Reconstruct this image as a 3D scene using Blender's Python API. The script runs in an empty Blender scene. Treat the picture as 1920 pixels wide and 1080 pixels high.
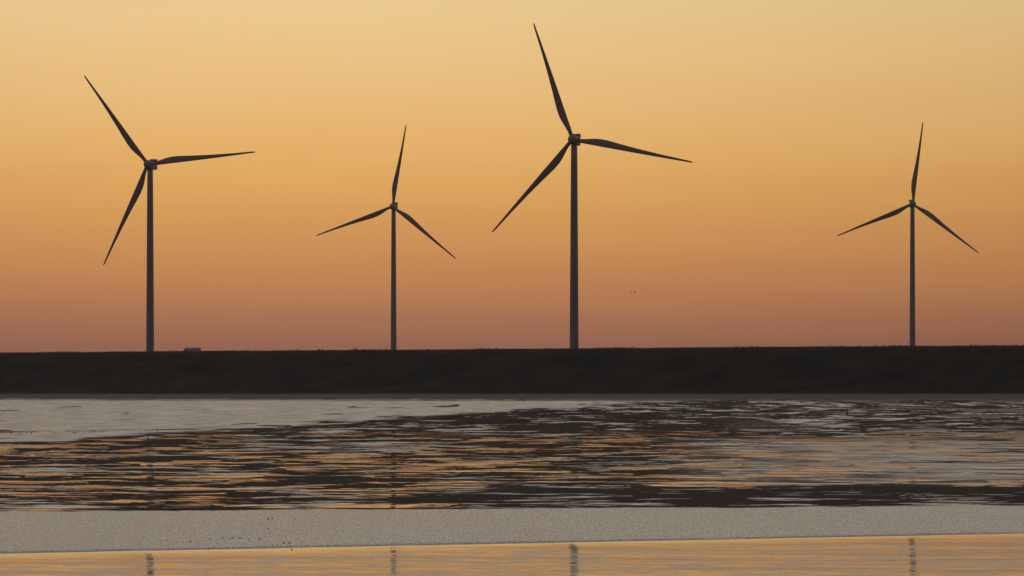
import bpy, bmesh, math, random
import numpy as np
from mathutils import Vector, Matrix

# ------------------------------------------------------------------ camera
scene = bpy.context.scene
COL = scene.collection
R = math.radians
F = 6000.0                    # focal length in pixels of the 1920 px wide photograph
CAM_H = 1.0                   # eye height over the water
HOR = 738.0                   # row of the true horizon in the photograph
cam_data = bpy.data.cameras.new("camera")
cam = bpy.data.objects.new("camera", cam_data)
COL.objects.link(cam)
cam.location = (0, 0, CAM_H)
cam.rotation_euler = (R(90), 0, 0)
cam_data.sensor_width = 36.0
cam_data.lens = F / 1920 * 36
cam_data.shift_y = (HOR - 540) / 1920
cam_data.clip_start = 0.1
cam_data.clip_end = 30000
scene.camera = cam

# ------------------------------------------------------------------ render settings
scene.render.engine = "CYCLES"
scene.view_settings.view_transform = "Standard"
scene.view_settings.look = "None"
scene.view_settings.exposure = 0
scene.view_settings.gamma = 1
scene.view_settings.use_curve_mapping = False
scene.cycles.use_denoising = True
scene.cycles.max_bounces = 8
scene.cycles.volume_bounces = 1

def lin(c):
    out = []
    for v in c[:3]:
        v = v / 255.0
        out.append(v / 12.92 if v <= 0.04045 else ((v + 0.055) / 1.055) ** 2.4)
    return (out[0], out[1], out[2], 1)

# ------------------------------------------------------------------ sky: dusk glow
SUN_AZ = R(-4.0)              # azimuth of the set sun, left of the view axis (+Y)
world = bpy.data.worlds.new("World")
scene.world = world
world.use_nodes = True
nt = world.node_tree
nt.nodes.clear()
N = nt.nodes.new
L = nt.links.new

def wmath(op, a, b=None, c=None):
    n = N("ShaderNodeMath"); n.operation = op
    for i, v in enumerate((a, b, c)):
        if v is None: continue
        if isinstance(v, (int, float)): n.inputs[i].default_value = v
        else: L(v, n.inputs[i])
    return n.outputs[0]

tc = N("ShaderNodeTexCoord")
sep = N("ShaderNodeSeparateXYZ"); L(tc.outputs["Generated"], sep.inputs[0])
zc = wmath("MAXIMUM", sep.outputs["Z"], 0.0)
pos = wmath("SQRT", zc)
# faint uneven haze layers
mp = N("ShaderNodeMapping"); mp.inputs["Scale"].default_value = (9, 9, 90); L(tc.outputs["Generated"], mp.inputs[0])
ns = N("ShaderNodeTexNoise"); ns.inputs["Scale"].default_value = 1.0; ns.inputs["Detail"].default_value = 4; L(mp.outputs[0], ns.inputs["Vector"])
pos2 = wmath("ADD", pos, wmath("MULTIPLY", wmath("SUBTRACT", ns.outputs["Fac"], 0.5), 0.016))
ramp = N("ShaderNodeValToRGB")
SKY = [(645, (148, 97, 77)), (600, (167, 110, 78)), (550, (185, 124, 79)), (500, (198, 136, 80)), (450, (209, 147, 84)),
       (400, (215, 157, 86)), (340, (222, 167, 94)), (280, (228, 177, 105)), (200, (231, 186, 120)), (120, (233, 194, 132)),
       (60, (234, 199, 140)), (0, (234, 203, 147))]
stops = [(0.0, (138, 92, 76))] + [(math.sqrt((HOR - y) / F), c) for y, c in SKY]
stops += [(0.42, (236, 217, 178)), (0.52, (228, 219, 196)), (0.66, (216, 211, 202)), (0.82, (196, 198, 200)), (1.0, (178, 184, 192))]
el = ramp.color_ramp.elements
while len(el) > 1: el.remove(el[-1])
el[0].position, el[0].color = stops[0][0], lin(stops[0][1])
for p, c in stops[1:]:
    e = el.new(p); e.color = lin(c)
L(pos2, ramp.inputs[0])
# away from the glow the twilight is dim and blue
vm = N("ShaderNodeVectorMath"); vm.operation = "DOT_PRODUCT"
L(tc.outputs["Generated"], vm.inputs[0]); vm.inputs[1].default_value = (math.sin(SUN_AZ), math.cos(SUN_AZ), 0)
azr = N("ShaderNodeValToRGB")
az_stops = [(0.0, (0.16, 0.115, 0.135)), (0.30, (0.20, 0.165, 0.19)), (0.50, (0.60, 0.59, 0.60)), (0.75, (0.70, 0.68, 0.66)), (0.93, (0.74, 0.72, 0.69)),
            (0.975, (0.805, 0.775, 0.745)), (0.987, (0.885, 0.865, 0.845)), (0.9945, (0.975, 0.97, 0.96)), (1.0, (1.05, 1.05, 1.05))]
el = azr.color_ramp.elements
while len(el) > 1: el.remove(el[-1])
el[0].position, el[0].color = az_stops[0][0], (*az_stops[0][1], 1)
for p, c in az_stops[1:]:
    e = el.new(p); e.color = (*c, 1)
L(wmath("MULTIPLY_ADD", vm.outputs["Value"], 0.5, 0.5), azr.inputs[0])
mul = N("ShaderNodeMix"); mul.data_type = "RGBA"; mul.blend_type = "MULTIPLY"; mul.inputs[0].default_value = 1
L(ramp.outputs[0], mul.inputs[6]); L(azr.outputs[0], mul.inputs[7])
bg = N("ShaderNodeBackground"); L(mul.outputs[2], bg.inputs[0]); bg.inputs[1].default_value = 1.03
sky = N("ShaderNodeTexSky"); sky.sky_type = "NISHITA"; sky.sun_disc = False
sky.sun_elevation = R(0.5); sky.sun_rotation = SUN_AZ; sky.dust_density = 4
bg2 = N("ShaderNodeBackground"); L(sky.outputs[0], bg2.inputs[0]); bg2.inputs[1].default_value = 0.005
add = N("ShaderNodeAddShader"); L(bg.outputs[0], add.inputs[0]); L(bg2.outputs[0], add.inputs[1])
wo = N("ShaderNodeOutputWorld"); L(add.outputs[0], wo.inputs[0])

# the sun itself has set: no sun lamp, the glow of the sky is the only light

# ------------------------------------------------------------------ helpers
def mat(name):
    m = bpy.data.materials.new(name); m.use_nodes = True
    t = m.node_tree; b = t.nodes["Principled BSDF"]
    return m, t, b

def nd(t, typ, **kw):
    n = t.nodes.new(typ)
    for k, v in kw.items(): setattr(n, k, v)
    return n

def mth(t, op, a, b=None, c=None, clamp=False):
    n = t.nodes.new("ShaderNodeMath"); n.operation = op; n.use_clamp = clamp
    for i, v in enumerate((a, b, c)):
        if v is None: continue
        if isinstance(v, (int, float)): n.inputs[i].default_value = v
        else: t.links.new(v, n.inputs[i])
    return n.outputs[0]

def noise(t, vec, scale, detail=3, rough=0.5, stretch=None):
    if stretch:
        m = t.nodes.new("ShaderNodeMapping"); m.inputs["Scale"].default_value = stretch
        t.links.new(vec, m.inputs[0]); vec = m.outputs[0]
    n = t.nodes.new("ShaderNodeTexNoise"); n.inputs["Scale"].default_value = scale
    n.inputs["Detail"].default_value = detail; n.inputs["Roughness"].default_value = rough
    t.links.new(vec, n.inputs["Vector"])
    return n.outputs["Fac"]

def mixc(t, fac, a, b):
    n = t.nodes.new("ShaderNodeMix"); n.data_type = "RGBA"
    for i, v in ((0, fac), (6, a), (7, b)):
        if isinstance(v, (int, float)): n.inputs[i].default_value = v
        elif isinstance(v, tuple): n.inputs[i].default_value = (*v[:3], 1)
        else: t.links.new(v, n.inputs[i])
    return n.outputs[2]

def link_mesh(name, verts, faces, material=None, parent=None, smooth=True):
    me = bpy.data.meshes.new(name)
    me.from_pydata(verts, [], faces); me.update()
    if smooth: me.polygons.foreach_set("use_smooth", [len(p.vertices) <= 4 for p in me.polygons])
    o = bpy.data.objects.new(name, me); COL.objects.link(o)
    if material: me.materials.append(material)
    if parent: o.parent = parent
    return o

def link_bm(name, bm, material=None, parent=None, smooth=False):
    me = bpy.data.meshes.new(name)
    bmesh.ops.recalc_face_normals(bm, faces=bm.faces)
    bm.to_mesh(me); bm.free()
    if smooth: me.polygons.foreach_set("use_smooth", [True] * len(me.polygons))
    o = bpy.data.objects.new(name, me); COL.objects.link(o)
    if material: me.materials.append(material)
    if parent: o.parent = parent
    return o

def tag(o, label=None, cat=None, group=None, kind=None):
    if label: o["label"] = label
    if cat: o["category"] = cat
    if group: o["group"] = group
    if kind: o["kind"] = kind
    return o

def ring_faces(nr, ns_, cap=True):
    fs = []
    for i in range(nr - 1):
        for j in range(ns_):
            k = (j + 1) % ns_
            fs.append((i * ns_ + j, i * ns_ + k, (i + 1) * ns_ + k, (i + 1) * ns_ + j))
    if cap:
        fs.append(tuple(reversed(range(ns_))))
        fs.append(tuple((nr - 1) * ns_ + j for j in range(ns_)))
    return fs

def on_ground(px, py, z=0.0):
    """where a thing of the photograph stands on the flat at height z"""
    Y = (CAM_H - z) * F / (py - HOR)
    return ((px - 960) / F * Y, Y)

rng = np.random.default_rng(7)
PERM = rng.permutation(4096)
GX = rng.normal(size=4096); GY = rng.normal(size=4096)
_g = np.hypot(GX, GY); GX /= _g; GY /= _g

def perlin(x, y, seed=0):
    xi = np.floor(x).astype(np.int64); yi = np.floor(y).astype(np.int64)
    xf = x - xi; yf = y - yi
    u = xf * xf * xf * (xf * (xf * 6 - 15) + 10); v = yf * yf * yf * (yf * (yf * 6 - 15) + 10)
    def g(ix, iy, dx, dy):
        h = PERM[(PERM[(ix + seed * 131) & 4095] + iy) & 4095]
        return GX[h] * dx + GY[h] * dy
    a = g(xi, yi, xf, yf); b = g(xi + 1, yi, xf - 1, yf)
    c = g(xi, yi + 1, xf, yf - 1); d = g(xi + 1, yi + 1, xf - 1, yf - 1)
    return (a + (b - a) * u + (c - a) * v + (a - b - c + d) * u * v) * 1.5

def fbm(x, y, octaves=4, seed=0, gain=0.5):
    s = 0; amp = 1; tot = 0
    for i in range(octaves):
        s = s + amp * perlin(x * 2 ** i + 17.3 * i, y * 2 ** i - 9.1 * i, seed + i)
        tot += amp; amp *= gain
    return s / tot

def sstep(a, b, x):
    t = np.clip((x - a) / (b - a), 0, 1)
    return t * t * (3 - 2 * t)

# ------------------------------------------------------------------ materials
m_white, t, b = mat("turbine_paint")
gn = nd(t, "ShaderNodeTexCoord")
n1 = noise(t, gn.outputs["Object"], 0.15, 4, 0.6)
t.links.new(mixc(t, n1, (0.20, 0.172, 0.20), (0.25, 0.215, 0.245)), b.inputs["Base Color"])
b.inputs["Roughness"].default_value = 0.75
b.inputs["Specular IOR Level"].default_value = 0.25

m_grey, t, b = mat("cooler_metal")
b.inputs["Base Color"].default_value = (0.12, 0.12, 0.13, 1); b.inputs["Roughness"].default_value = 0.6

m_dike, t, b = mat("dike_grass")
geo = nd(t, "ShaderNodeNewGeometry")
n1 = noise(t, geo.outputs["Position"], 0.10, 6, 0.68, (1, 1.5, 4))
n1m = nd(t, "ShaderNodeMapRange"); n1m.inputs[1].default_value = 0.38; n1m.inputs[2].default_value = 0.64; t.links.new(n1, n1m.inputs[0]); n1 = n1m.outputs[0]
n2 = noise(t, geo.outputs["Position"], 1.3, 4, 0.7)
c1 = mixc(t, n1, (0.004, 0.005, 0.004), (0.028, 0.020, 0.016))
c2 = mixc(t, mth(t, "MULTIPLY", n2, 0.5), c1, (0.013, 0.014, 0.013))
t.links.new(c2, b.inputs["Base Color"]); b.inputs["Roughness"].default_value = 0.95
b.inputs["Specular IOR Level"].default_value = 0.1

m_stone, t, b = mat("revetment_stone")
geo = nd(t, "ShaderNodeNewGeometry")
n1 = noise(t, geo.outputs["Position"], 0.8, 4, 0.6)
t.links.new(mixc(t, n1, (0.018, 0.019, 0.018), (0.050, 0.049, 0.046)), b.inputs["Base Color"])
b.inputs["Roughness"].default_value = 0.8

m_track, t, b = mat("track_gravel")
geo = nd(t, "ShaderNodeNewGeometry")
n1 = noise(t, geo.outputs["Position"], 0.7, 4, 0.6)
t.links.new(mixc(t, n1, (0.040, 0.040, 0.034), (0.060, 0.058, 0.05)), b.inputs["Base Color"])
b.inputs["Roughness"].default_value = 0.95

m_dark, t, b = mat("weathered_wood")
b.inputs["Base Color"].default_value = (0.03, 0.024, 0.02, 1); b.inputs["Roughness"].default_value = 0.85

m_bird, t, b = mat("bird_feathers")
b.inputs["Base Color"].default_value = (0.08, 0.07, 0.06, 1); b.inputs["Roughness"].default_value = 0.8

m_far, t, b = mat("barn_cladding")
b.inputs["Base Color"].default_value = (0.05, 0.025, 0.025, 1); b.inputs["Roughness"].default_value = 0.8

m_roof, t, b = mat("barn_roof")
b.inputs["Base Color"].default_value = (0.05, 0.025, 0.022, 1); b.inputs["Roughness"].default_value = 0.8

m_pebble, t, b = mat("dark_mud_lump")
b.inputs["Base Color"].default_value = (0.035, 0.03, 0.028, 1); b.inputs["Roughness"].default_value = 0.7

# wet mud: the attribute film tells the pale silt film from the dark mud
m_mud, t, b = mat("wet_mud")
geo = nd(t, "ShaderNodeNewGeometry")
at = nd(t, "ShaderNodeAttribute", attribute_name="film")
sp = noise(t, geo.outputs["Position"], 75, 2, 0.85, (1, 0.09, 1))
spr = nd(t, "ShaderNodeMapRange"); spr.inputs[1].default_value = 0.40; spr.inputs[2].default_value = 0.60; t.links.new(sp, spr.inputs[0]); sp = spr.outputs[0]
sp2 = noise(t, geo.outputs["Position"], 0.8, 5, 0.65, (1, 0.10, 1))
spm = nd(t, "ShaderNodeMapRange"); spm.inputs[1].default_value = 0.35; spm.inputs[2].default_value = 0.65; t.links.new(sp2, spm.inputs[0]); sp2 = spm.outputs[0]
sp3 = noise(t, geo.outputs["Position"], 9, 3, 0.8, (1, 0.03, 1))
sp3m = nd(t, "ShaderNodeMapRange"); sp3m.inputs[1].default_value = 0.38; sp3m.inputs[2].default_value = 0.62; t.links.new(sp3, sp3m.inputs[0])
gy = nd(t, "ShaderNodeSeparateXYZ"); t.links.new(geo.outputs["Position"], gy.inputs[0])
gd = nd(t, "ShaderNodeMapRange"); gd.inputs[1].default_value = 40; gd.inputs[2].default_value = 80; gd.inputs[4].default_value = 0.6; t.links.new(gy.outputs[1], gd.inputs[0])
spx = nd(t, "ShaderNodeMix"); t.links.new(gd.outputs[0], spx.inputs[0]); t.links.new(sp, spx.inputs[2]); t.links.new(sp3m.outputs[0], spx.inputs[3])
sp = spx.outputs[0]
grey = mixc(t, sp, (0.22, 0.205, 0.185), (0.72, 0.68, 0.64))
grey = mixc(t, mth(t, "MULTIPLY", sp2, 0.45), grey, (0.36, 0.335, 0.31))
dark = mixc(t, sp, (0.010, 0.008, 0.009), (0.060, 0.047, 0.048))
t.links.new(mixc(t, at.outputs["Fac"], dark, grey), b.inputs["Base Color"])
rg = mth(t, "MULTIPLY_ADD", at.outputs["Fac"], -0.30, 0.74)
t.links.new(rg, b.inputs["Roughness"])
spc = mth(t, "MULTIPLY_ADD", at.outputs["Fac"], 0.78, 0.01)
t.links.new(spc, b.inputs["Specular IOR Level"])
bp = nd(t, "ShaderNodeBump"); bp.inputs["Strength"].default_value = 0.6; bp.inputs["Distance"].default_value = 0.004
t.links.new(noise(t, geo.outputs["Position"], 40, 3, 0.6), bp.inputs["Height"])
t.links.new(bp.outputs[0], b.inputs["Normal"])

# shallow sea water
m_water, t, b = mat("shallow_water")
geo = nd(t, "ShaderNodeNewGeometry")
P = geo.outputs["Position"]
b.inputs["Base Color"].default_value = (0.14, 0.125, 0.105, 1)
b.inputs["IOR"].default_value = 1.333
b.inputs["Specular IOR Level"].default_value = 0.85
b.inputs["Roughness"].default_value = 0.03
s3 = nd(t, "ShaderNodeSeparateXYZ"); t.links.new(P, s3.inputs[0])
# distance in front of the far shore of the nearest pool
edge = mth(t, "SUBTRACT", mth(t, "MULTIPLY_ADD", s3.outputs[0], 0.42, 21.45), s3.outputs[1])
calm = mth(t, "SMOOTH_MIN", mth(t, "MULTIPLY", mth(t, "ABSOLUTE", edge), 2.5), 1.0, 0.3)
w1 = noise(t, P, 3.6, 3, 0.55, (0.40, 1, 1))
w2 = noise(t, P, 12.0, 3, 0.65, (0.40, 1, 1))
# wind patches: ruffled near, calmer with distance
patch = noise(t, P, 0.9, 4, 0.6, (0.9, 0.5, 1))
pm = nd(t, "ShaderNodeMapRange", interpolation_type="SMOOTHSTEP"); pm.inputs[1].default_value = 0.49; pm.inputs[2].default_value = 0.60; pm.inputs[3].default_value = 0.12; pm.inputs[4].default_value = 1.5
t.links.new(patch, pm.inputs[0])
far = nd(t, "ShaderNodeMapRange", interpolation_type="SMOOTHSTEP"); far.inputs[1].default_value = 48; far.inputs[2].default_value = 95; far.inputs[3].default_value = 1.0; far.inputs[4].default_value = 0.0
t.links.new(s3.outputs[1], far.inputs[0])
nearp = nd(t, "ShaderNodeMapRange", interpolation_type="SMOOTHSTEP"); nearp.inputs[1].default_value = 24; nearp.inputs[2].default_value = 27; nearp.inputs[3].default_value = 1.0; nearp.inputs[4].default_value = 0.0
t.links.new(s3.outputs[1], nearp.inputs[0])
amp = mth(t, "MULTIPLY", mth(t, "MULTIPLY", pm.outputs[0], far.outputs[0]), mth(t, "GREATER_THAN", s3.outputs[1], 25.0))
amp = mth(t, "MAXIMUM", amp, mth(t, "MULTIPLY", nearp.outputs[0], 0.17))
amp = mth(t, "MAXIMUM", amp, 0.006)
w0 = noise(t, P, 1.2, 2, 0.5, (0.30, 1, 1))
hgt0 = mth(t, "MULTIPLY", w0, mth(t, "MULTIPLY_ADD", nearp.outputs[0], -0.015, 0.024))
hgt0 = mth(t, "MULTIPLY", hgt0, mth(t, "MULTIPLY", calm, far.outputs[0]))
hgt = mth(t, "ADD", mth(t, "MULTIPLY", w1, 0.0075), mth(t, "MULTIPLY", w2, 0.0075))
hgt = mth(t, "MULTIPLY", hgt, mth(t, "MULTIPLY", calm, amp))
hgt = mth(t, "ADD", hgt, hgt0)
# the water curls up a little where it meets the mud bank
men = mth(t, "MULTIPLY", mth(t, "EXPONENT", mth(t, "MULTIPLY", mth(t, "MAXIMUM", edge, -0.3), -4.0)), 0.026)
hgt = mth(t, "ADD", hgt, mth(t, "MULTIPLY", men, mth(t, "GREATER_THAN", edge, -0.2)))
bp = nd(t, "ShaderNodeBump"); bp.inputs["Strength"].default_value = 1.0; bp.inputs["Distance"].default_value = 1.0
t.links.new(hgt, bp.inputs["Height"]); t.links.new(bp.outputs[0], b.inputs["Normal"])
# grey flecks put into the water colour for the dulled reflection of fine ripples
sc1 = noise(t, P, 6.0, 4, 0.7, (0.55, 0.8, 1))
sc2 = noise(t, P, 0.9, 3, 0.6, (1.0, 0.7, 1))
scm = nd(t, "ShaderNodeMapRange", interpolation_type="SMOOTHSTEP"); scm.inputs[1].default_value = 0.45; scm.inputs[2].default_value = 0.62; scm.inputs[3].default_value = 0.0; scm.inputs[4].default_value = 0.80
t.links.new(mth(t, "MULTIPLY_ADD", mth(t, "SUBTRACT", sc2, 0.5), 0.15, mth(t, "ADD", sc1, 0.05)), scm.inputs[0])
shore = mth(t, "MULTIPLY", mth(t, "SUBTRACT", edge, 0.25), 0.9, clamp=True)
right = nd(t, "ShaderNodeMapRange"); right.inputs[1].default_value = 0.05; right.inputs[2].default_value = 0.12
t.links.new(mth(t, "DIVIDE", s3.outputs[0], mth(t, "MAXIMUM", s3.outputs[1], 1.0)), right.inputs[0])
midz = mth(t, "MULTIPLY", right.outputs[0], mth(t, "GREATER_THAN", s3.outputs[1], 32.0))
scf = mth(t, "MULTIPLY", scm.outputs[0], mth(t, "MAXIMUM", shore, mth(t, "MULTIPLY", midz, 0.6)))
b2 = nd(t, "ShaderNodeBsdfPrincipled")
b2.inputs["Base Color"].default_value = (0.34, 0.31, 0.265, 1); b2.inputs["Roughness"].default_value = 0.38
mx = nd(t, "ShaderNodeMixShader"); t.links.new(scf, mx.inputs[0]); t.links.new(b.outputs[0], mx.inputs[1]); t.links.new(b2.outputs[0], mx.inputs[2])
t.links.new(mx.outputs[0], t.nodes["Material Output"].inputs["Surface"])

# ------------------------------------------------------------------ the dike
def dike_y(x):                       # line of the dike's foot, nearer on the right
    x = np.asarray(x, float)
    core = 606 - 0.52 * np.clip(x, -400, 220)
    return core - 0.12 * np.clip(x + 400, None, 0) * -1 * -1 - 0.25 * np.clip(x - 220, 0, None)

xs = np.concatenate([np.linspace(-1500, -240, 64)[:-1], np.arange(-240, 240, 0.5), np.linspace(240, 1200, 60)])
prof = [(-6, -1.2), (0, 0.0), (1.5, 0.18), (4, 0.45), (7, 0.7), (8.2, 1.0), (10, 1.55), (13, 2.5), (16, 3.6), (19, 4.75), (22, 5.95),
        (25, 7.15), (27.5, 8.1), (29.5, 8.85), (31.5, 9.5), (33, 9.85), (34.2, 9.98), (36, 10.03), (38, 9.98), (41, 9.0), (48, 5.6), (56, 2.8), (64, 0.7), (68, -0.4)]
dike_dir = Vector((1, -0.52, 0)).normalized()
nrm = Vector((-dike_dir.y, dike_dir.x, 0))       # points away from the camera
V = []; n_p = len(prof)
pu = np.array([p[0] for p in prof], float); pz = np.array([p[1] for p in prof], float)
for x in xs:
    y = float(dike_y(x))
    along = x * 1.127
    for k in range(n_p):
        u = pu[k]
        V.append((x + nrm.x * u, y + nrm.y * u, pz[k]))
V = np.array(V)
al = np.repeat(xs * 1.127, n_p); uu = np.tile(pu, len(xs))
amp = sstep(8, 14, uu) * 0.16
V[:, 2] += amp * fbm(al / 9, uu / 5, 4, 3) + 0.06 * sstep(8, 12, uu) * fbm(al / 1.1, uu / 1.5, 3, 9)
V[:, 2] += 0.10 * fbm(al / 60, uu * 0, 2, 21) * sstep(10, 25, uu)
faces = []
nx = len(xs)
idx = np.arange(nx * n_p).reshape(nx, n_p)
F4 = np.stack([idx[:-1, :-1], idx[1:, :-1], idx[1:, 1:], idx[:-1, 1:]], -1).reshape(-1, 4)
dike = link_mesh("dike", V.tolist(), F4.tolist(), m_dike)
tag(dike, "long dark grass covered sea dike behind the tidal flat", kind="structure")
m_idx = np.tile(np.arange(n_p - 1), nx - 1)
dike.data.materials.append(m_stone)
dike.data.polygons.foreach_set("material_index", ((m_idx >= 1) & (m_idx < 5)).astype(np.int32).tolist())

def on_dike(x, u):
    """point on the slope, u metres behind the foot line"""
    return Vector((x + nrm.x * u, float(dike_y(x)) + nrm.y * u, float(np.interp(u, pu, pz))))

def crest_at(px, u=35.0):
    """point on the crest seen in column px of the photograph"""
    lo, hi = -300.0, 300.0
    for _ in range(40):
        m = (lo + hi) / 2
        p = on_dike(m, u)
        if p.x / p.y * F + 960 < px: lo = m
        else: hi = m
    return on_dike((lo + hi) / 2, u)

# grass tufts on the slope and crest of the dike
gv = []; gf = []
random.seed(4)
for i in range(16000):
    x = random.uniform(-150, 130)
    u = random.choice((random.uniform(30, 38), random.uniform(10, 36)))
    p = on_dike(x, u)
    h = random.uniform(0.06, 0.20) * (1 + 1.6 * max(0, math.sin(x * 0.37) * math.sin(x * 0.11 + 1) + 0.5 * math.sin(x * 1.9))) ; w = random.uniform(0.03, 0.10)
    a = random.uniform(0, math.pi); dx, dy = math.cos(a) * w, math.sin(a) * w
    lx = random.uniform(-.08, .08)
    k = len(gv)
    gv += [(p.x - dx, p.y - dy, p.z - 0.12), (p.x + dx, p.y + dy, p.z - 0.12), (p.x + lx, p.y, p.z + h)]
    gf.append((k, k + 1, k + 2))
gr = link_mesh("grass", gv, gf, m_dike, smooth=False)
tag(gr, "short dark grass covering the sea dike", "grass", kind="stuff")

# polder land behind the dike
lv = []; lf = []
xl = np.linspace(-1500, 1150, 40)
for i, x in enumerate(xl):
    y0 = float(dike_y(x)) + nrm.y * 60
    lv += [(x + nrm.x * 60, y0, 0.8), ((x + nrm.x * 60) * 1.6, 2900, 0.8)]
    if i: lf.append((2 * i - 2, 2 * i, 2 * i + 1, 2 * i - 1))
land = link_mesh("ground", lv, lf, m_dike)
tag(land, "flat farm land behind the sea dike", kind="structure")

# ------------------------------------------------------------------ the tidal flat
# rows get sparser with distance; columns are densest in the middle
p_rows = np.concatenate([np.arange(1400, 346, -12.0), np.arange(346, 8.0, -0.55)])
Yr = F * CAM_H / p_rows
tcol = np.concatenate([-np.linspace(0.42, 0.1765, 60)[:-1], np.arange(-0.176, 0.1761, 0.00036), np.linspace(0.1765, 0.42, 60)[1:]])
YY, TT = np.meshgrid(Yr, tcol, indexing="ij")
XX = TT * YY
near_edge = 21.45 + 0.42 * XX + 0.06 * fbm(XX * 1.1, XX * 0 + 8, 4, 15)
far_edge = 27.6 + 0.15 * XX + 0.45 * fbm(XX * 1.3, XX * 0 + 3, 6, 5, 0.65)
band = sstep(-0.25, 0.1, YY - near_edge) * (1 - sstep(-0.2, 0.25, YY - far_edge))
pool = 1 - sstep(-0.25, 0.1, YY - near_edge)
zone_line = 65 + 11.5 * (XX + 10.4) + 34 * fbm(XX * 0.25, YY * 0.05, 5, 8, 0.65) * (YY / 80)
_d = (YY - zone_line) / YY
flat = sstep(-0.10, 0.10, _d + 0.55 * fbm(XX / (0.30 * np.sqrt(YY)), 1180 / YY * 0.9, 4, 300, 0.6) * sstep(0.55, 0.0, np.abs(_d))) * sstep(40, 60, YY)
vv = 1180.0 / YY
aa = 0.27 * np.sqrt(YY)
vv = vv + 0.9 * fbm(XX / (aa * 2.2), vv * 0.10, 3, 200) + 0.35 * fbm(XX / (aa * 0.6), vv * 0.3, 2, 210)
n_big = fbm(XX / aa + 0.15 * vv, vv * 0.80, 4, 31, 0.6)
n_low = fbm(XX / (aa * 3.2), vv * 0.16, 3, 47)
n_sm = fbm(XX / (aa * 0.45), vv * 3.0, 4, 61, 0.6)
# ridges of dark mud between pools
h_streak = 0.018 * (n_big * 0.8 + 0.16 * n_low + 0.55 * n_sm + 0.10) * (YY / 60) ** 0.4
front_dark = np.exp(-((YY - 31.5 + 0.1 * XX) / 2.2) ** 2) * sstep(-1.5, 0.8, XX)
h_streak = h_streak + 0.012 * front_dark
h_fine = 0.0015 * fbm(XX * 3.1, YY * 0.9, 3, 77)
h = h_streak
film = sstep(0.17, 0.34, fbm(XX / (aa * 0.8) + 5, vv * 1.9, 4, 91, 0.6) + 0.35 * fbm(XX / (aa * 2.5), vv * 0.3, 2, 95) + 0.06 * sstep(60, 110, YY))
# speckled wrack and broken crusts right behind the near bank
h_streak = h_streak + 0.010 * sstep(2.4, 0.2, YY - far_edge) * (fbm(XX * 5, YY * 2.2, 3, 120) + 0.15) * (YY > far_edge)
tan = 0.85 * sstep(0.04, 0.12, TT) * sstep(34, 40, YY) * (1 - sstep(60, 78, YY))
film = np.clip(film * (1 + 0.4 * sstep(80, 130, YY)) + tan * sstep(-0.35, 0.15, fbm(XX / aa, vv * 1.6, 4, 150, 0.6)), 0, 1)
h_streak = h_streak + 0.0012 * tan
h_streak = h_streak - 0.004 * sstep(0.02, 0.05, TT) * np.exp(-((YY - 40) / 5) ** 2)
slit = sstep(-75, -45, YY - dike_y(XX)) * sstep(0.05, 0.22, fbm(XX / 9, YY / 30, 3, 131)) * 0.03
h = h * (1 - flat) + flat * (0.010 + 0.006 * n_low + 0.004 * n_big + 0.002 * n_sm - slit - 0.012 * sstep(0.28, 0.42, fbm(XX / 3.5, vv * 0.7, 3, 140)))
film = film * (1 - flat) + flat * 1.0
in_band = np.maximum(band, pool)
h = h * (1 - in_band) + in_band * (0.010 + h_fine)
film = film * (1 - in_band) + in_band * 1.0
h_pool = -0.012 + 0.011 * sstep(0.5, 0.0, near_edge - YY) - 0.03 * sstep(12, 9, YY)
h = h * (1 - pool) + pool * h_pool
# towards the toe of the dike the flat is darker and stony
toe = sstep(-195, -150, YY - dike_y(XX) + 75 * fbm(XX / 16, YY / 60, 4, 310) + 40 * fbm(XX / 3, YY / 30, 3, 311))
glint = sstep(0.18, 0.30, fbm(XX / 9, YY / 22, 3, 320)) * (XX < 0)
film = film * (1 - (0.80 - 0.6 * glint) * toe)
film = film - 0.35 * flat * (1 - toe) * sstep(-0.1, 0.4, fbm(XX / 1.2, 1180 / YY * 2.6, 4, 330, 0.65))
film = film + 0.3 * flat * sstep(0.3, 0.42, fbm(XX / 4, 1180 / YY * 1.5, 3, 340))
# the sheet dips under the water at its outer rims
rim = sstep(0.30, 0.40, np.abs(TT))
h = h * (1 - rim) - 0.05 * rim
nr, nc = XX.shape
co = np.stack([XX, YY, h], -1).reshape(-1, 3).astype(np.float32)
me = bpy.data.meshes.new("mudflat")
me.vertices.add(nr * nc); me.vertices.foreach_set("co", co.ravel())
idx = np.arange(nr * nc).reshape(nr, nc)
Q = np.stack([idx[:-1, :-1], idx[:-1, 1:], idx[1:, 1:], idx[1:, :-1]], -1).reshape(-1, 4).astype(np.int32)
me.loops.add(Q.size); me.loops.foreach_set("vertex_index", Q.ravel())
me.polygons.add(len(Q)); me.polygons.foreach_set("loop_start", np.arange(0, Q.size, 4, dtype=np.int32))
me.polygons.foreach_set("loop_total", np.full(len(Q), 4, np.int32))
me.update(calc_edges=True)
me.polygons.foreach_set("use_smooth", np.ones(len(Q), bool))
att = me.attributes.new("film", "FLOAT", "POINT"); att.data.foreach_set("value", film.ravel().astype(np.float32))
me.materials.append(m_mud)
mud = bpy.data.objects.new("mudflat", me); COL.objects.link(mud)
tag(mud, "wet grey and dark mudflat left bare by the tide", kind="structure")

wv = [(-2800, -150, 0), (2800, -150, 0), (2800, 1000, 0), (-2800, 1700, 0)]
water = link_mesh("water", wv, [(0, 1, 2, 3)], m_water, smooth=False)
tag(water, "shallow rippled tidal water reflecting the orange sky", kind="structure")

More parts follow.
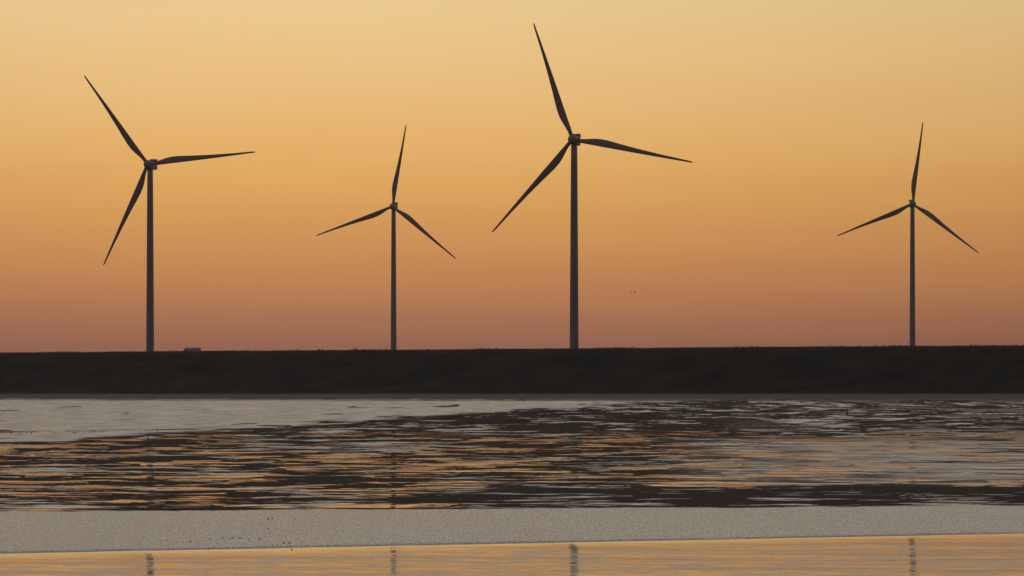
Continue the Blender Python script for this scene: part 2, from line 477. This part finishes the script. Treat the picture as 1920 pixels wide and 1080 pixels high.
# ------------------------------------------------------------------ wind turbines
def tower_mesh(h_top, r0, r1):
    vs = []; nseg = 40; rings = []
    nsec = 12
    for i in range(nsec + 1):
        z = h_top * i / nsec; r = r0 + (r1 - r0) * (i / nsec) ** 1.15
        rings.append((z, r))
    for z, r in rings:
        for j in range(nseg):
            a = 2 * math.pi * j / nseg; vs.append((r * math.cos(a), r * math.sin(a), z))
    return vs, ring_faces(len(rings), nseg)

def blade_mesh():
    """radial +X, trailing edge towards +Z, front face towards -Y"""
    rs = [1.0, 2.0, 3.2, 4.6, 6.2, 8.0, 10.0, 12.5, 15.5, 19, 23, 27, 31, 35, 38.5, 41.5, 43.6, 44.7, 45.0]
    ch = [1.45, 1.45, 1.5, 1.75, 2.15, 2.55, 2.78, 2.75, 2.5, 2.15, 1.82, 1.52, 1.26, 1.03, 0.86, 0.72, 0.60, 0.46, 0.25]
    vs = []; n = 20
    for r, c in zip(rs, ch):
        s = r / 45
        le = -0.74 * (1 - s) ** 0.9 - 0.10 * math.sin(math.pi * s)
        blend = min(1, max(0, (r - 2.2) / 6))
        thick = c * ((1 - blend) * 1.0 + blend * (0.30 - 0.14 * s))
        tw = R(13) * (1 - s) ** 2 * blend
        bend = -0.5 * s * s
        for j in range(n):
            a = 2 * math.pi * j / n
            u = 0.5 - 0.5 * math.cos(a)                       # 0 leading, 1 trailing
            yc = math.sin(a) * 0.5                              # circle
            ya = math.sin(a) * (0.5 - 0.42 * u) * 1.1           # aerofoil
            y = thick * ((1 - blend) * yc + blend * ya)
            z = c * u
            z0 = z - c * 0.35
            zz = z0 * math.cos(tw) - y * math.sin(tw) + c * 0.35
            yy = z0 * math.sin(tw) + y * math.cos(tw)
            vs.append((r, yy + bend, le + zz))
    return vs, ring_faces(len(rs), n)

def box_bm(bm, c, s, taper=1.0, bev=0.0):
    r = bmesh.ops.create_cube(bm, size=1.0)
    for v in r["verts"]:
        v.co = Vector((v.co.x * s[0], v.co.y * s[1], v.co.z * s[2])) + Vector(c)
    if bev:
        es = list({e for v in r["verts"] for e in v.link_edges})
        bmesh.ops.bevel(bm, geom=es, offset=bev, segments=3, profile=0.5, affect="EDGES")

def nacelle_bm():
    bm = bmesh.new()
    box_bm(bm, (0, 2.6, 0), (3.0, 8.6, 3.3), bev=0.45)
    for v in bm.verts:                                          # narrower towards the rotor
        f = min(1, max(0, (1.0 - v.co.y) / 3.5))
        v.co.x *= 1 - 0.18 * f; v.co.z *= 1 - 0.12 * f
        g = min(1, max(0, (v.co.y - 4.5) / 3))
        if v.co.z < 0: v.co.z *= 1 - 0.12 * g
    return bm

def hub_mesh():
    vs = []; n = 24
    rr = [(-6.1, 0.02), (-6.05, 0.35), (-5.8, 0.85), (-5.3, 1.35), (-4.6, 1.68), (-3.8, 1.82), (-3.0, 1.82), (-2.4, 1.7), (-2.25, 1.45)]
    for y, r in rr:
        for j in range(n):
            a = 2 * math.pi * j / n; vs.append((r * math.cos(a), y, r * math.sin(a)))
    return vs, ring_faces(len(rr), n)

def make_turbine(base_px, hub_py, dist, yaw, angle, label, shade=1.0):
    x = (base_px - 960) / F * dist
    hub_z = CAM_H + (HOR - hub_py) / F * dist
    z0 = 0.8
    root = bpy.data.objects.new("wind_turbine", None); COL.objects.link(root)
    root.location = (x, dist, z0)
    tag(root, label, "wind turbine", "wind turbines behind the dike")
    vs, fs = tower_mesh(hub_z - z0 - 1.4, 1.72, 1.16)
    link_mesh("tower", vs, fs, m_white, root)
    hz = hub_z - z0
    nac = link_bm("nacelle", nacelle_bm(), m_white, root)
    nac.location = (0, 0, hz); nac.rotation_euler = (0, 0, yaw)
    bm = bmesh.new()
    box_bm(bm, (0, 6.2, 2.1), (3.1, 0.5, 1.5), bev=0.06)
    box_bm(bm, (-1.4, 5.7, 1.9), (0.2, 1.0, 1.1)); box_bm(bm, (1.4, 5.7, 1.9), (0.2, 1.0, 1.1))
    link_bm("cooler", bm, m_white, nac)
    bm = bmesh.new()
    bmesh.ops.create_cone(bm, cap_ends=True, segments=8, radius1=0.05, radius2=0.04, depth=1.1, matrix=Matrix.Translation((0.6, 4.6, 2.45)))
    box_bm(bm, (0.6, 4.6, 3.0), (0.7, 0.08, 0.08))
    link_bm("wind_sensor", bm, m_grey, nac)
    vs, fs = hub_mesh()
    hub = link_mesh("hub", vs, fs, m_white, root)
    hub.location = (0, 0, hz); hub.rotation_euler = (0, 0, yaw)
    vs, fs = blade_mesh()
    for k in range(3):
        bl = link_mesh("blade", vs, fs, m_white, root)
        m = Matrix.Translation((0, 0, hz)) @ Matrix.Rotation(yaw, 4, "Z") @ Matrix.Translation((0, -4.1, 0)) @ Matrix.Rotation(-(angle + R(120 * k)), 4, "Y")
        bl.matrix_local = m
    return root

make_turbine(281.5, 309.5, 1310, R(-7), R(125.6), "leftmost wind turbine, one blade up left and one nearly level to the right")
make_turbine(738, 388, 1748, R(-5), R(80.2), "small wind turbine between the two tall ones, one blade almost straight up")
make_turbine(1076.5, 263, 1174, R(-9), R(108.3), "tallest wind turbine, near the middle, its blade tip reaching highest")
make_turbine(1710.8, 383, 1753, R(-5), R(82.6), "small wind turbine standing alone at the far right")

# ------------------------------------------------------------------ far buildings, faded behind the dike
def barn(px0, px1, top_py, dist, label):
    x0 = (px0 - 960) / F * dist; x1 = (px1 - 960) / F * dist
    zt = CAM_H + (HOR - top_py) / F * dist
    w = x1 - x0; cx = (x0 + x1) / 2
    root = bpy.data.objects.new("barn", None); COL.objects.link(root); root.location = (cx, dist, 0.8)
    tag(root, label, "barn", "far buildings beyond the dike")
    hw = zt - 0.8 - 2.5
    bm = bmesh.new(); box_bm(bm, (0, 0, hw / 2), (w, 12, hw)); link_bm("wall", bm, m_far, root)
    v = [(-w / 2 - .3, -6.4, hw), (w / 2 + .3, -6.4, hw), (w / 2 + .3, 0, hw + 2.5), (-w / 2 - .3, 0, hw + 2.5), (-w / 2 - .3, 6.4, hw), (w / 2 + .3, 6.4, hw)]
    link_mesh("roof", v, [(0, 1, 2, 3), (3, 2, 5, 4), (0, 3, 4), (1, 5, 2), (0, 4, 5, 1)], m_roof, root, smooth=False)
barn(347, 356, 652.2, 2350, "left, narrower of two faded farm buildings rising over the dike")
barn(359, 375, 651.8, 2420, "right, wider of two faded farm buildings rising over the dike")

# ------------------------------------------------------------------ small things on the dike crest
def stake(name, base, h, r, lean=(0, 0), label="", cat="stake", mt=None, group=None):
    vs = []; n = 8
    for i in range(4):
        f = i / 3
        for j in range(n):
            a = 2 * math.pi * j / n
            rr_ = r * (1 - 0.25 * f) * (1 + 0.12 * math.sin(3 * a + i))
            vs.append((lean[0] * f * h + rr_ * math.cos(a), lean[1] * f * h + rr_ * math.sin(a), -0.15 * min(h, 1) + f * (h + 0.15 * min(h, 1))))
    o = link_mesh(name, vs, ring_faces(4, n), mt or m_dark)
    o.location = base
    tag(o, label, cat, group)
    return o

p = crest_at(723.5); stake("pole", p, 0.75, 0.05, (0.62, 0), "thin pole leaning right on the dike beside the small middle turbine", "pole")
p = crest_at(712.5); stake("pole", p, 0.42, 0.06, (0.2, 0), "short stub standing left of the leaning pole on the dike", "pole")
p = crest_at(1697.5); stake("pole", p, 0.8, 0.05, (0.75, 0), "thin pole leaning right beside the rightmost turbine", "pole")
p = crest_at(1558.5); stake("pole", p, 0.45, 0.05, (0.1, 0), "tiny post on the dike crest left of the rightmost turbine", "pole")

def shrub(px, w, h, label):
    p = crest_at(px)
    random.seed(int(px))
    root = bpy.data.objects.new("shrub", None); COL.objects.link(root); root.location = p
    tag(root, label, "shrub", "low shrubs on the dike crest")
    vs = []; fs = []
    for i in range(500):
        a = random.uniform(0, 2 * math.pi); q = random.random() ** 0.5
        x = math.cos(a) * q * w; y = math.sin(a) * q * w * 0.7
        z = random.random() * h * (1 - q * q) ** 0.5
        s = random.uniform(0.02, 0.05)
        d = Vector((random.gauss(0, 1), random.gauss(0, 1), random.gauss(0, 1))).normalized()
        e = d.cross(Vector((0.3, 0.2, 1))).normalized()
        k = len(vs); c = Vector((x, y, z))
        vs += [tuple(c - d * s), tuple(c + e * s * 0.5), tuple(c + d * s), tuple(c - e * s * 0.5)]
        fs.append((k, k + 1, k + 2, k + 3))
    link_mesh("foliage", vs, fs, m_dike, root, smooth=False)
    vs = []; fs = []
    for i in range(9):
        a = i * 0.7; k = len(vs); tx, ty = math.cos(a) * w * 0.6, math.sin(a) * w * 0.5
        for zz, rr_, fr in ((-0.1, 0.012, 0), (h * 0.8, 0.005, 1)):
            for j in range(4):
                vs.append((tx * fr + rr_ * math.cos(j * 1.57), ty * fr + rr_ * math.sin(j * 1.57), zz))
        for j in range(4):
            fs.append((k + j, k + (j + 1) % 4, k + 4 + (j + 1) % 4, k + 4 + j))
    link_mesh("stem", vs, fs, m_dark, root, smooth=False)
shrub(598.5, 0.26, 0.40, "taller of two low shrubs close together on the dike crest")
shrub(605, 0.24, 0.30, "lower of two low shrubs close together on the dike crest")
shrub(666, 0.34, 0.48, "small pointed shrub alone on the dike crest left of the small middle turbine")

# ------------------------------------------------------------------ stakes in the flat
x, y = on_ground(277, 830); stake("stake", (x, y, 0), 0.17, 0.012, (0.03, 0), "short dark stake in the wet mud below the leftmost turbine")
x, y = on_ground(1053, 810); stake("stake", (x, y, 0), 0.21, 0.011, (-0.02, 0), "thin stake in the water below the tallest turbine")
x, y = on_ground(1588.5, 780); stake("stake", (x, y, 0), 0.28, 0.028, (0.02, 0), "small stake far out on the dark flat, right of centre")

# ------------------------------------------------------------------ lumps on the grey mud
def lump_mesh(seed):
    bm = bmesh.new(); bmesh.ops.create_icosphere(bm, subdivisions=2, radius=1.0)
    random.seed(seed); ph = [random.uniform(0, 6) for _ in range(6)]
    for v in bm.verts:
        n = v.co.copy()
        d = 1 + 0.22 * math.sin(3 * n.x + ph[0]) * math.cos(2.5 * n.y + ph[1]) + 0.16 * math.sin(5 * n.z + ph[2] + 2 * n.x)
        v.co = Vector((n.x * d, n.y * d * 0.9, n.z * d * 0.75))
    me = bpy.data.meshes.new("mud_lump"); bm.to_mesh(me); bm.free()
    me.polygons.foreach_set("use_smooth", [True] * len(me.polygons)); me.materials.append(m_pebble)
    return me
lumps = [lump_mesh(i) for i in range(5)]

def lump(px, py, wpx, ground, label, group):
    X, Y = on_ground(px, py, ground)
    s = wpx * 0.37 / F * Y
    o = bpy.data.objects.new("mud_lump", lumps[int(px * 7 + py) % 5]); COL.objects.link(o)
    o.location = (X, Y, ground + s * 0.5); o.scale = (s, s, s * 1.05)
    o.rotation_euler = (0, 0, px * 1.3)
    tag(o, label, "mud lump", group)

band_lumps = [(394, 1012, 3.6), (417, 1009, 4.5), (429, 1012, 3), (435.5, 1009, 4.8), (448, 1010, 3.6), (452, 1010, 3.8), (467, 1011, 3.8), (487, 1011, 4.4),
              (503, 974, 5), (511, 973, 4.2), (553, 973, 3.6), (503, 992, 3.4), (512, 1023, 3.6), (520, 1022, 3.6), (532, 1019, 4.6), (543, 1019, 4.2),
              (391, 1029, 2.6), (466, 1029, 2.8), (314, 1014, 4.2), (357, 1016, 4), (262, 1018, 3), (85, 1035, 3), (98, 1035, 3),
              (786, 1013, 3), (874, 1020, 3), (772, 1014, 2.6), (183, 1034, 2.6), (30, 1024, 2.6)]
SOLO = {(503, 974): "biggest dark lump near the far edge of the grey bank",
        (511, 973): "smaller dark lump just right of the biggest lump",
        (553, 973): "lone dark lump near the far edge of the grey bank, right of the close pair",
        (503, 992): "lone dark lump midway across the grey bank, below the close pair",
        (314, 1014): "left of two lone dark lumps beside the leftmost tower reflection",
        (357, 1016): "right of two lone dark lumps beside the leftmost tower reflection"}
for i, (px, py, w) in enumerate(band_lumps):
    if (px, py) in SOLO:
        lump(px, py, w, 0.010, SOLO[(px, py)], "dark lumps on the near mud bank")
    elif 410 < px < 490 and py < 1015:
        lump(px, py, w, 0.010, "tiny dark lump in the level row on the near grey mud bank", "row of dark lumps on the near mud bank")
    elif 505 < px < 545:
        lump(px, py, w, 0.010, "tiny dark lump in the slanting cluster at the near edge of the grey bank", "cluster of dark lumps at the near edge of the bank")
    else:
        lump(px, py, w, 0.010, "tiny scattered dark lump close to the golden water on the near grey bank", "scattered dark lumps on the near mud bank")
lump(547, 1031, 4.6, 0.0, "tiny dark lump in the golden water just below the near mud bank", "dark lump in the near pool")
random.seed(12)
far_lumps = []
for i in range(46):
    px = random.choice((random.uniform(80, 200), random.uniform(20, 65), random.uniform(250, 300), random.uniform(90, 190)))
    py = 812.5 - (px - 20) * 0.012 + random.gauss(0, 1.3)
    far_lumps.append((px, py, random.uniform(1.8, 3.6)))
for px, py, w in far_lumps:
    lump(px, py, w, 0.011, "dark lump in the speckled row on the far grey mud at left", "dark lumps in a row on the far mud")

# ------------------------------------------------------------------ birds
def bird(px, py, dist, roll, up, label):
    x = (px - 960) / F * dist; z = CAM_H + (HOR - py) / F * dist
    bm = bmesh.new()
    rings = [(-0.20, 0.004, 0), (-0.15, 0.018, 0), (-0.08, 0.042, 0), (0.0, 0.055, 0), (0.08, 0.045, 0.005), (0.13, 0.030, 0.012), (0.17, 0.032, 0.018), (0.20, 0.020, 0.018), (0.235, 0.004, 0.01)]
    prev = None
    for xx, r, zz in rings:
        ring = [bm.verts.new((xx, r * math.cos(a), zz + r * 0.9 * math.sin(a))) for a in [2 * math.pi * j / 10 for j in range(10)]]
        if prev:
            for j in range(10): bm.faces.new((prev[j], prev[(j + 1) % 10], ring[(j + 1) % 10], ring[j]))
        else: bm.faces.new(ring)
        prev = ring
    bm.faces.new(prev)
    for sgn in (-1, 1):                                    # wings
        st = [(0.03, 0.10, 0.02, 0.018), (0.17, 0.115, 0.02 + up * 0.12, 0.013), (0.30, 0.09, 0.02 + up * 0.17, 0.009), (0.44, 0.02, 0.02 + up * 0.14, 0.004)]
        pr = None
        for yy, c, zz, th in st:
            sw = -0.10 * max(0, (yy - 0.17)) * 2
            ring = [bm.verts.new((0.05 + sw, sgn * yy, zz)), bm.verts.new((0.05 + sw - c * 0.5, sgn * yy, zz + th)), bm.verts.new((0.05 + sw - c, sgn * yy, zz)), bm.verts.new((0.05 + sw - c * 0.5, sgn * yy, zz - th))]
            if pr:
                for j in range(4): bm.faces.new((pr[j], pr[(j + 1) % 4], ring[(j + 1) % 4], ring[j]))
            else: bm.faces.new(ring)
            pr = ring
        bm.faces.new(pr)
    tl = [bm.verts.new(v) for v in ((-0.15, -0.012, 0.012), (-0.15, 0.012, 0.012), (-0.27, 0.045, 0.006), (-0.27, -0.045, 0.006), (-0.15, -0.012, -0.01), (-0.15, 0.012, -0.01), (-0.27, 0.045, -0.002), (-0.27, -0.045, -0.002))]
    for f in ((0, 1, 2, 3), (7, 6, 5, 4), (0, 4, 5, 1), (1, 5, 6, 2), (2, 6, 7, 3), (3, 7, 4, 0)): bm.faces.new([tl[i] for i in f])
    o = link_bm("bird", bm, m_bird, smooth=True)
    o.location = (x, dist, z); o.rotation_euler = (R(roll), R(-8), R(165))
    tag(o, label, "bird", "birds flying over the dike")
bird(1182.5, 549, 640, 12, 0.5, "left one of two tiny birds flying low over the dike")
bird(1190, 548, 640, -38, 1.0, "right one of two tiny birds, wing raised to the right")

# ------------------------------------------------------------------ evening haze
bm = bmesh.new(); box_bm(bm, (0, 1400, 77), (6400, 3300, 160))
m_haze = bpy.data.materials.new("haze"); m_haze.use_nodes = True
t = m_haze.node_tree; t.nodes.clear()
pv = t.nodes.new("ShaderNodeVolumePrincipled"); pv.inputs["Density"].default_value = 0.00006
pv.inputs["Color"].default_value = (0.9, 0.9, 0.92, 1)
mo = t.nodes.new("ShaderNodeOutputMaterial"); t.links.new(pv.outputs[0], mo.inputs["Volume"])
hz = link_bm("haze", bm, m_haze)
tag(hz, "thin evening haze over the tidal flat", "haze", kind="stuff")
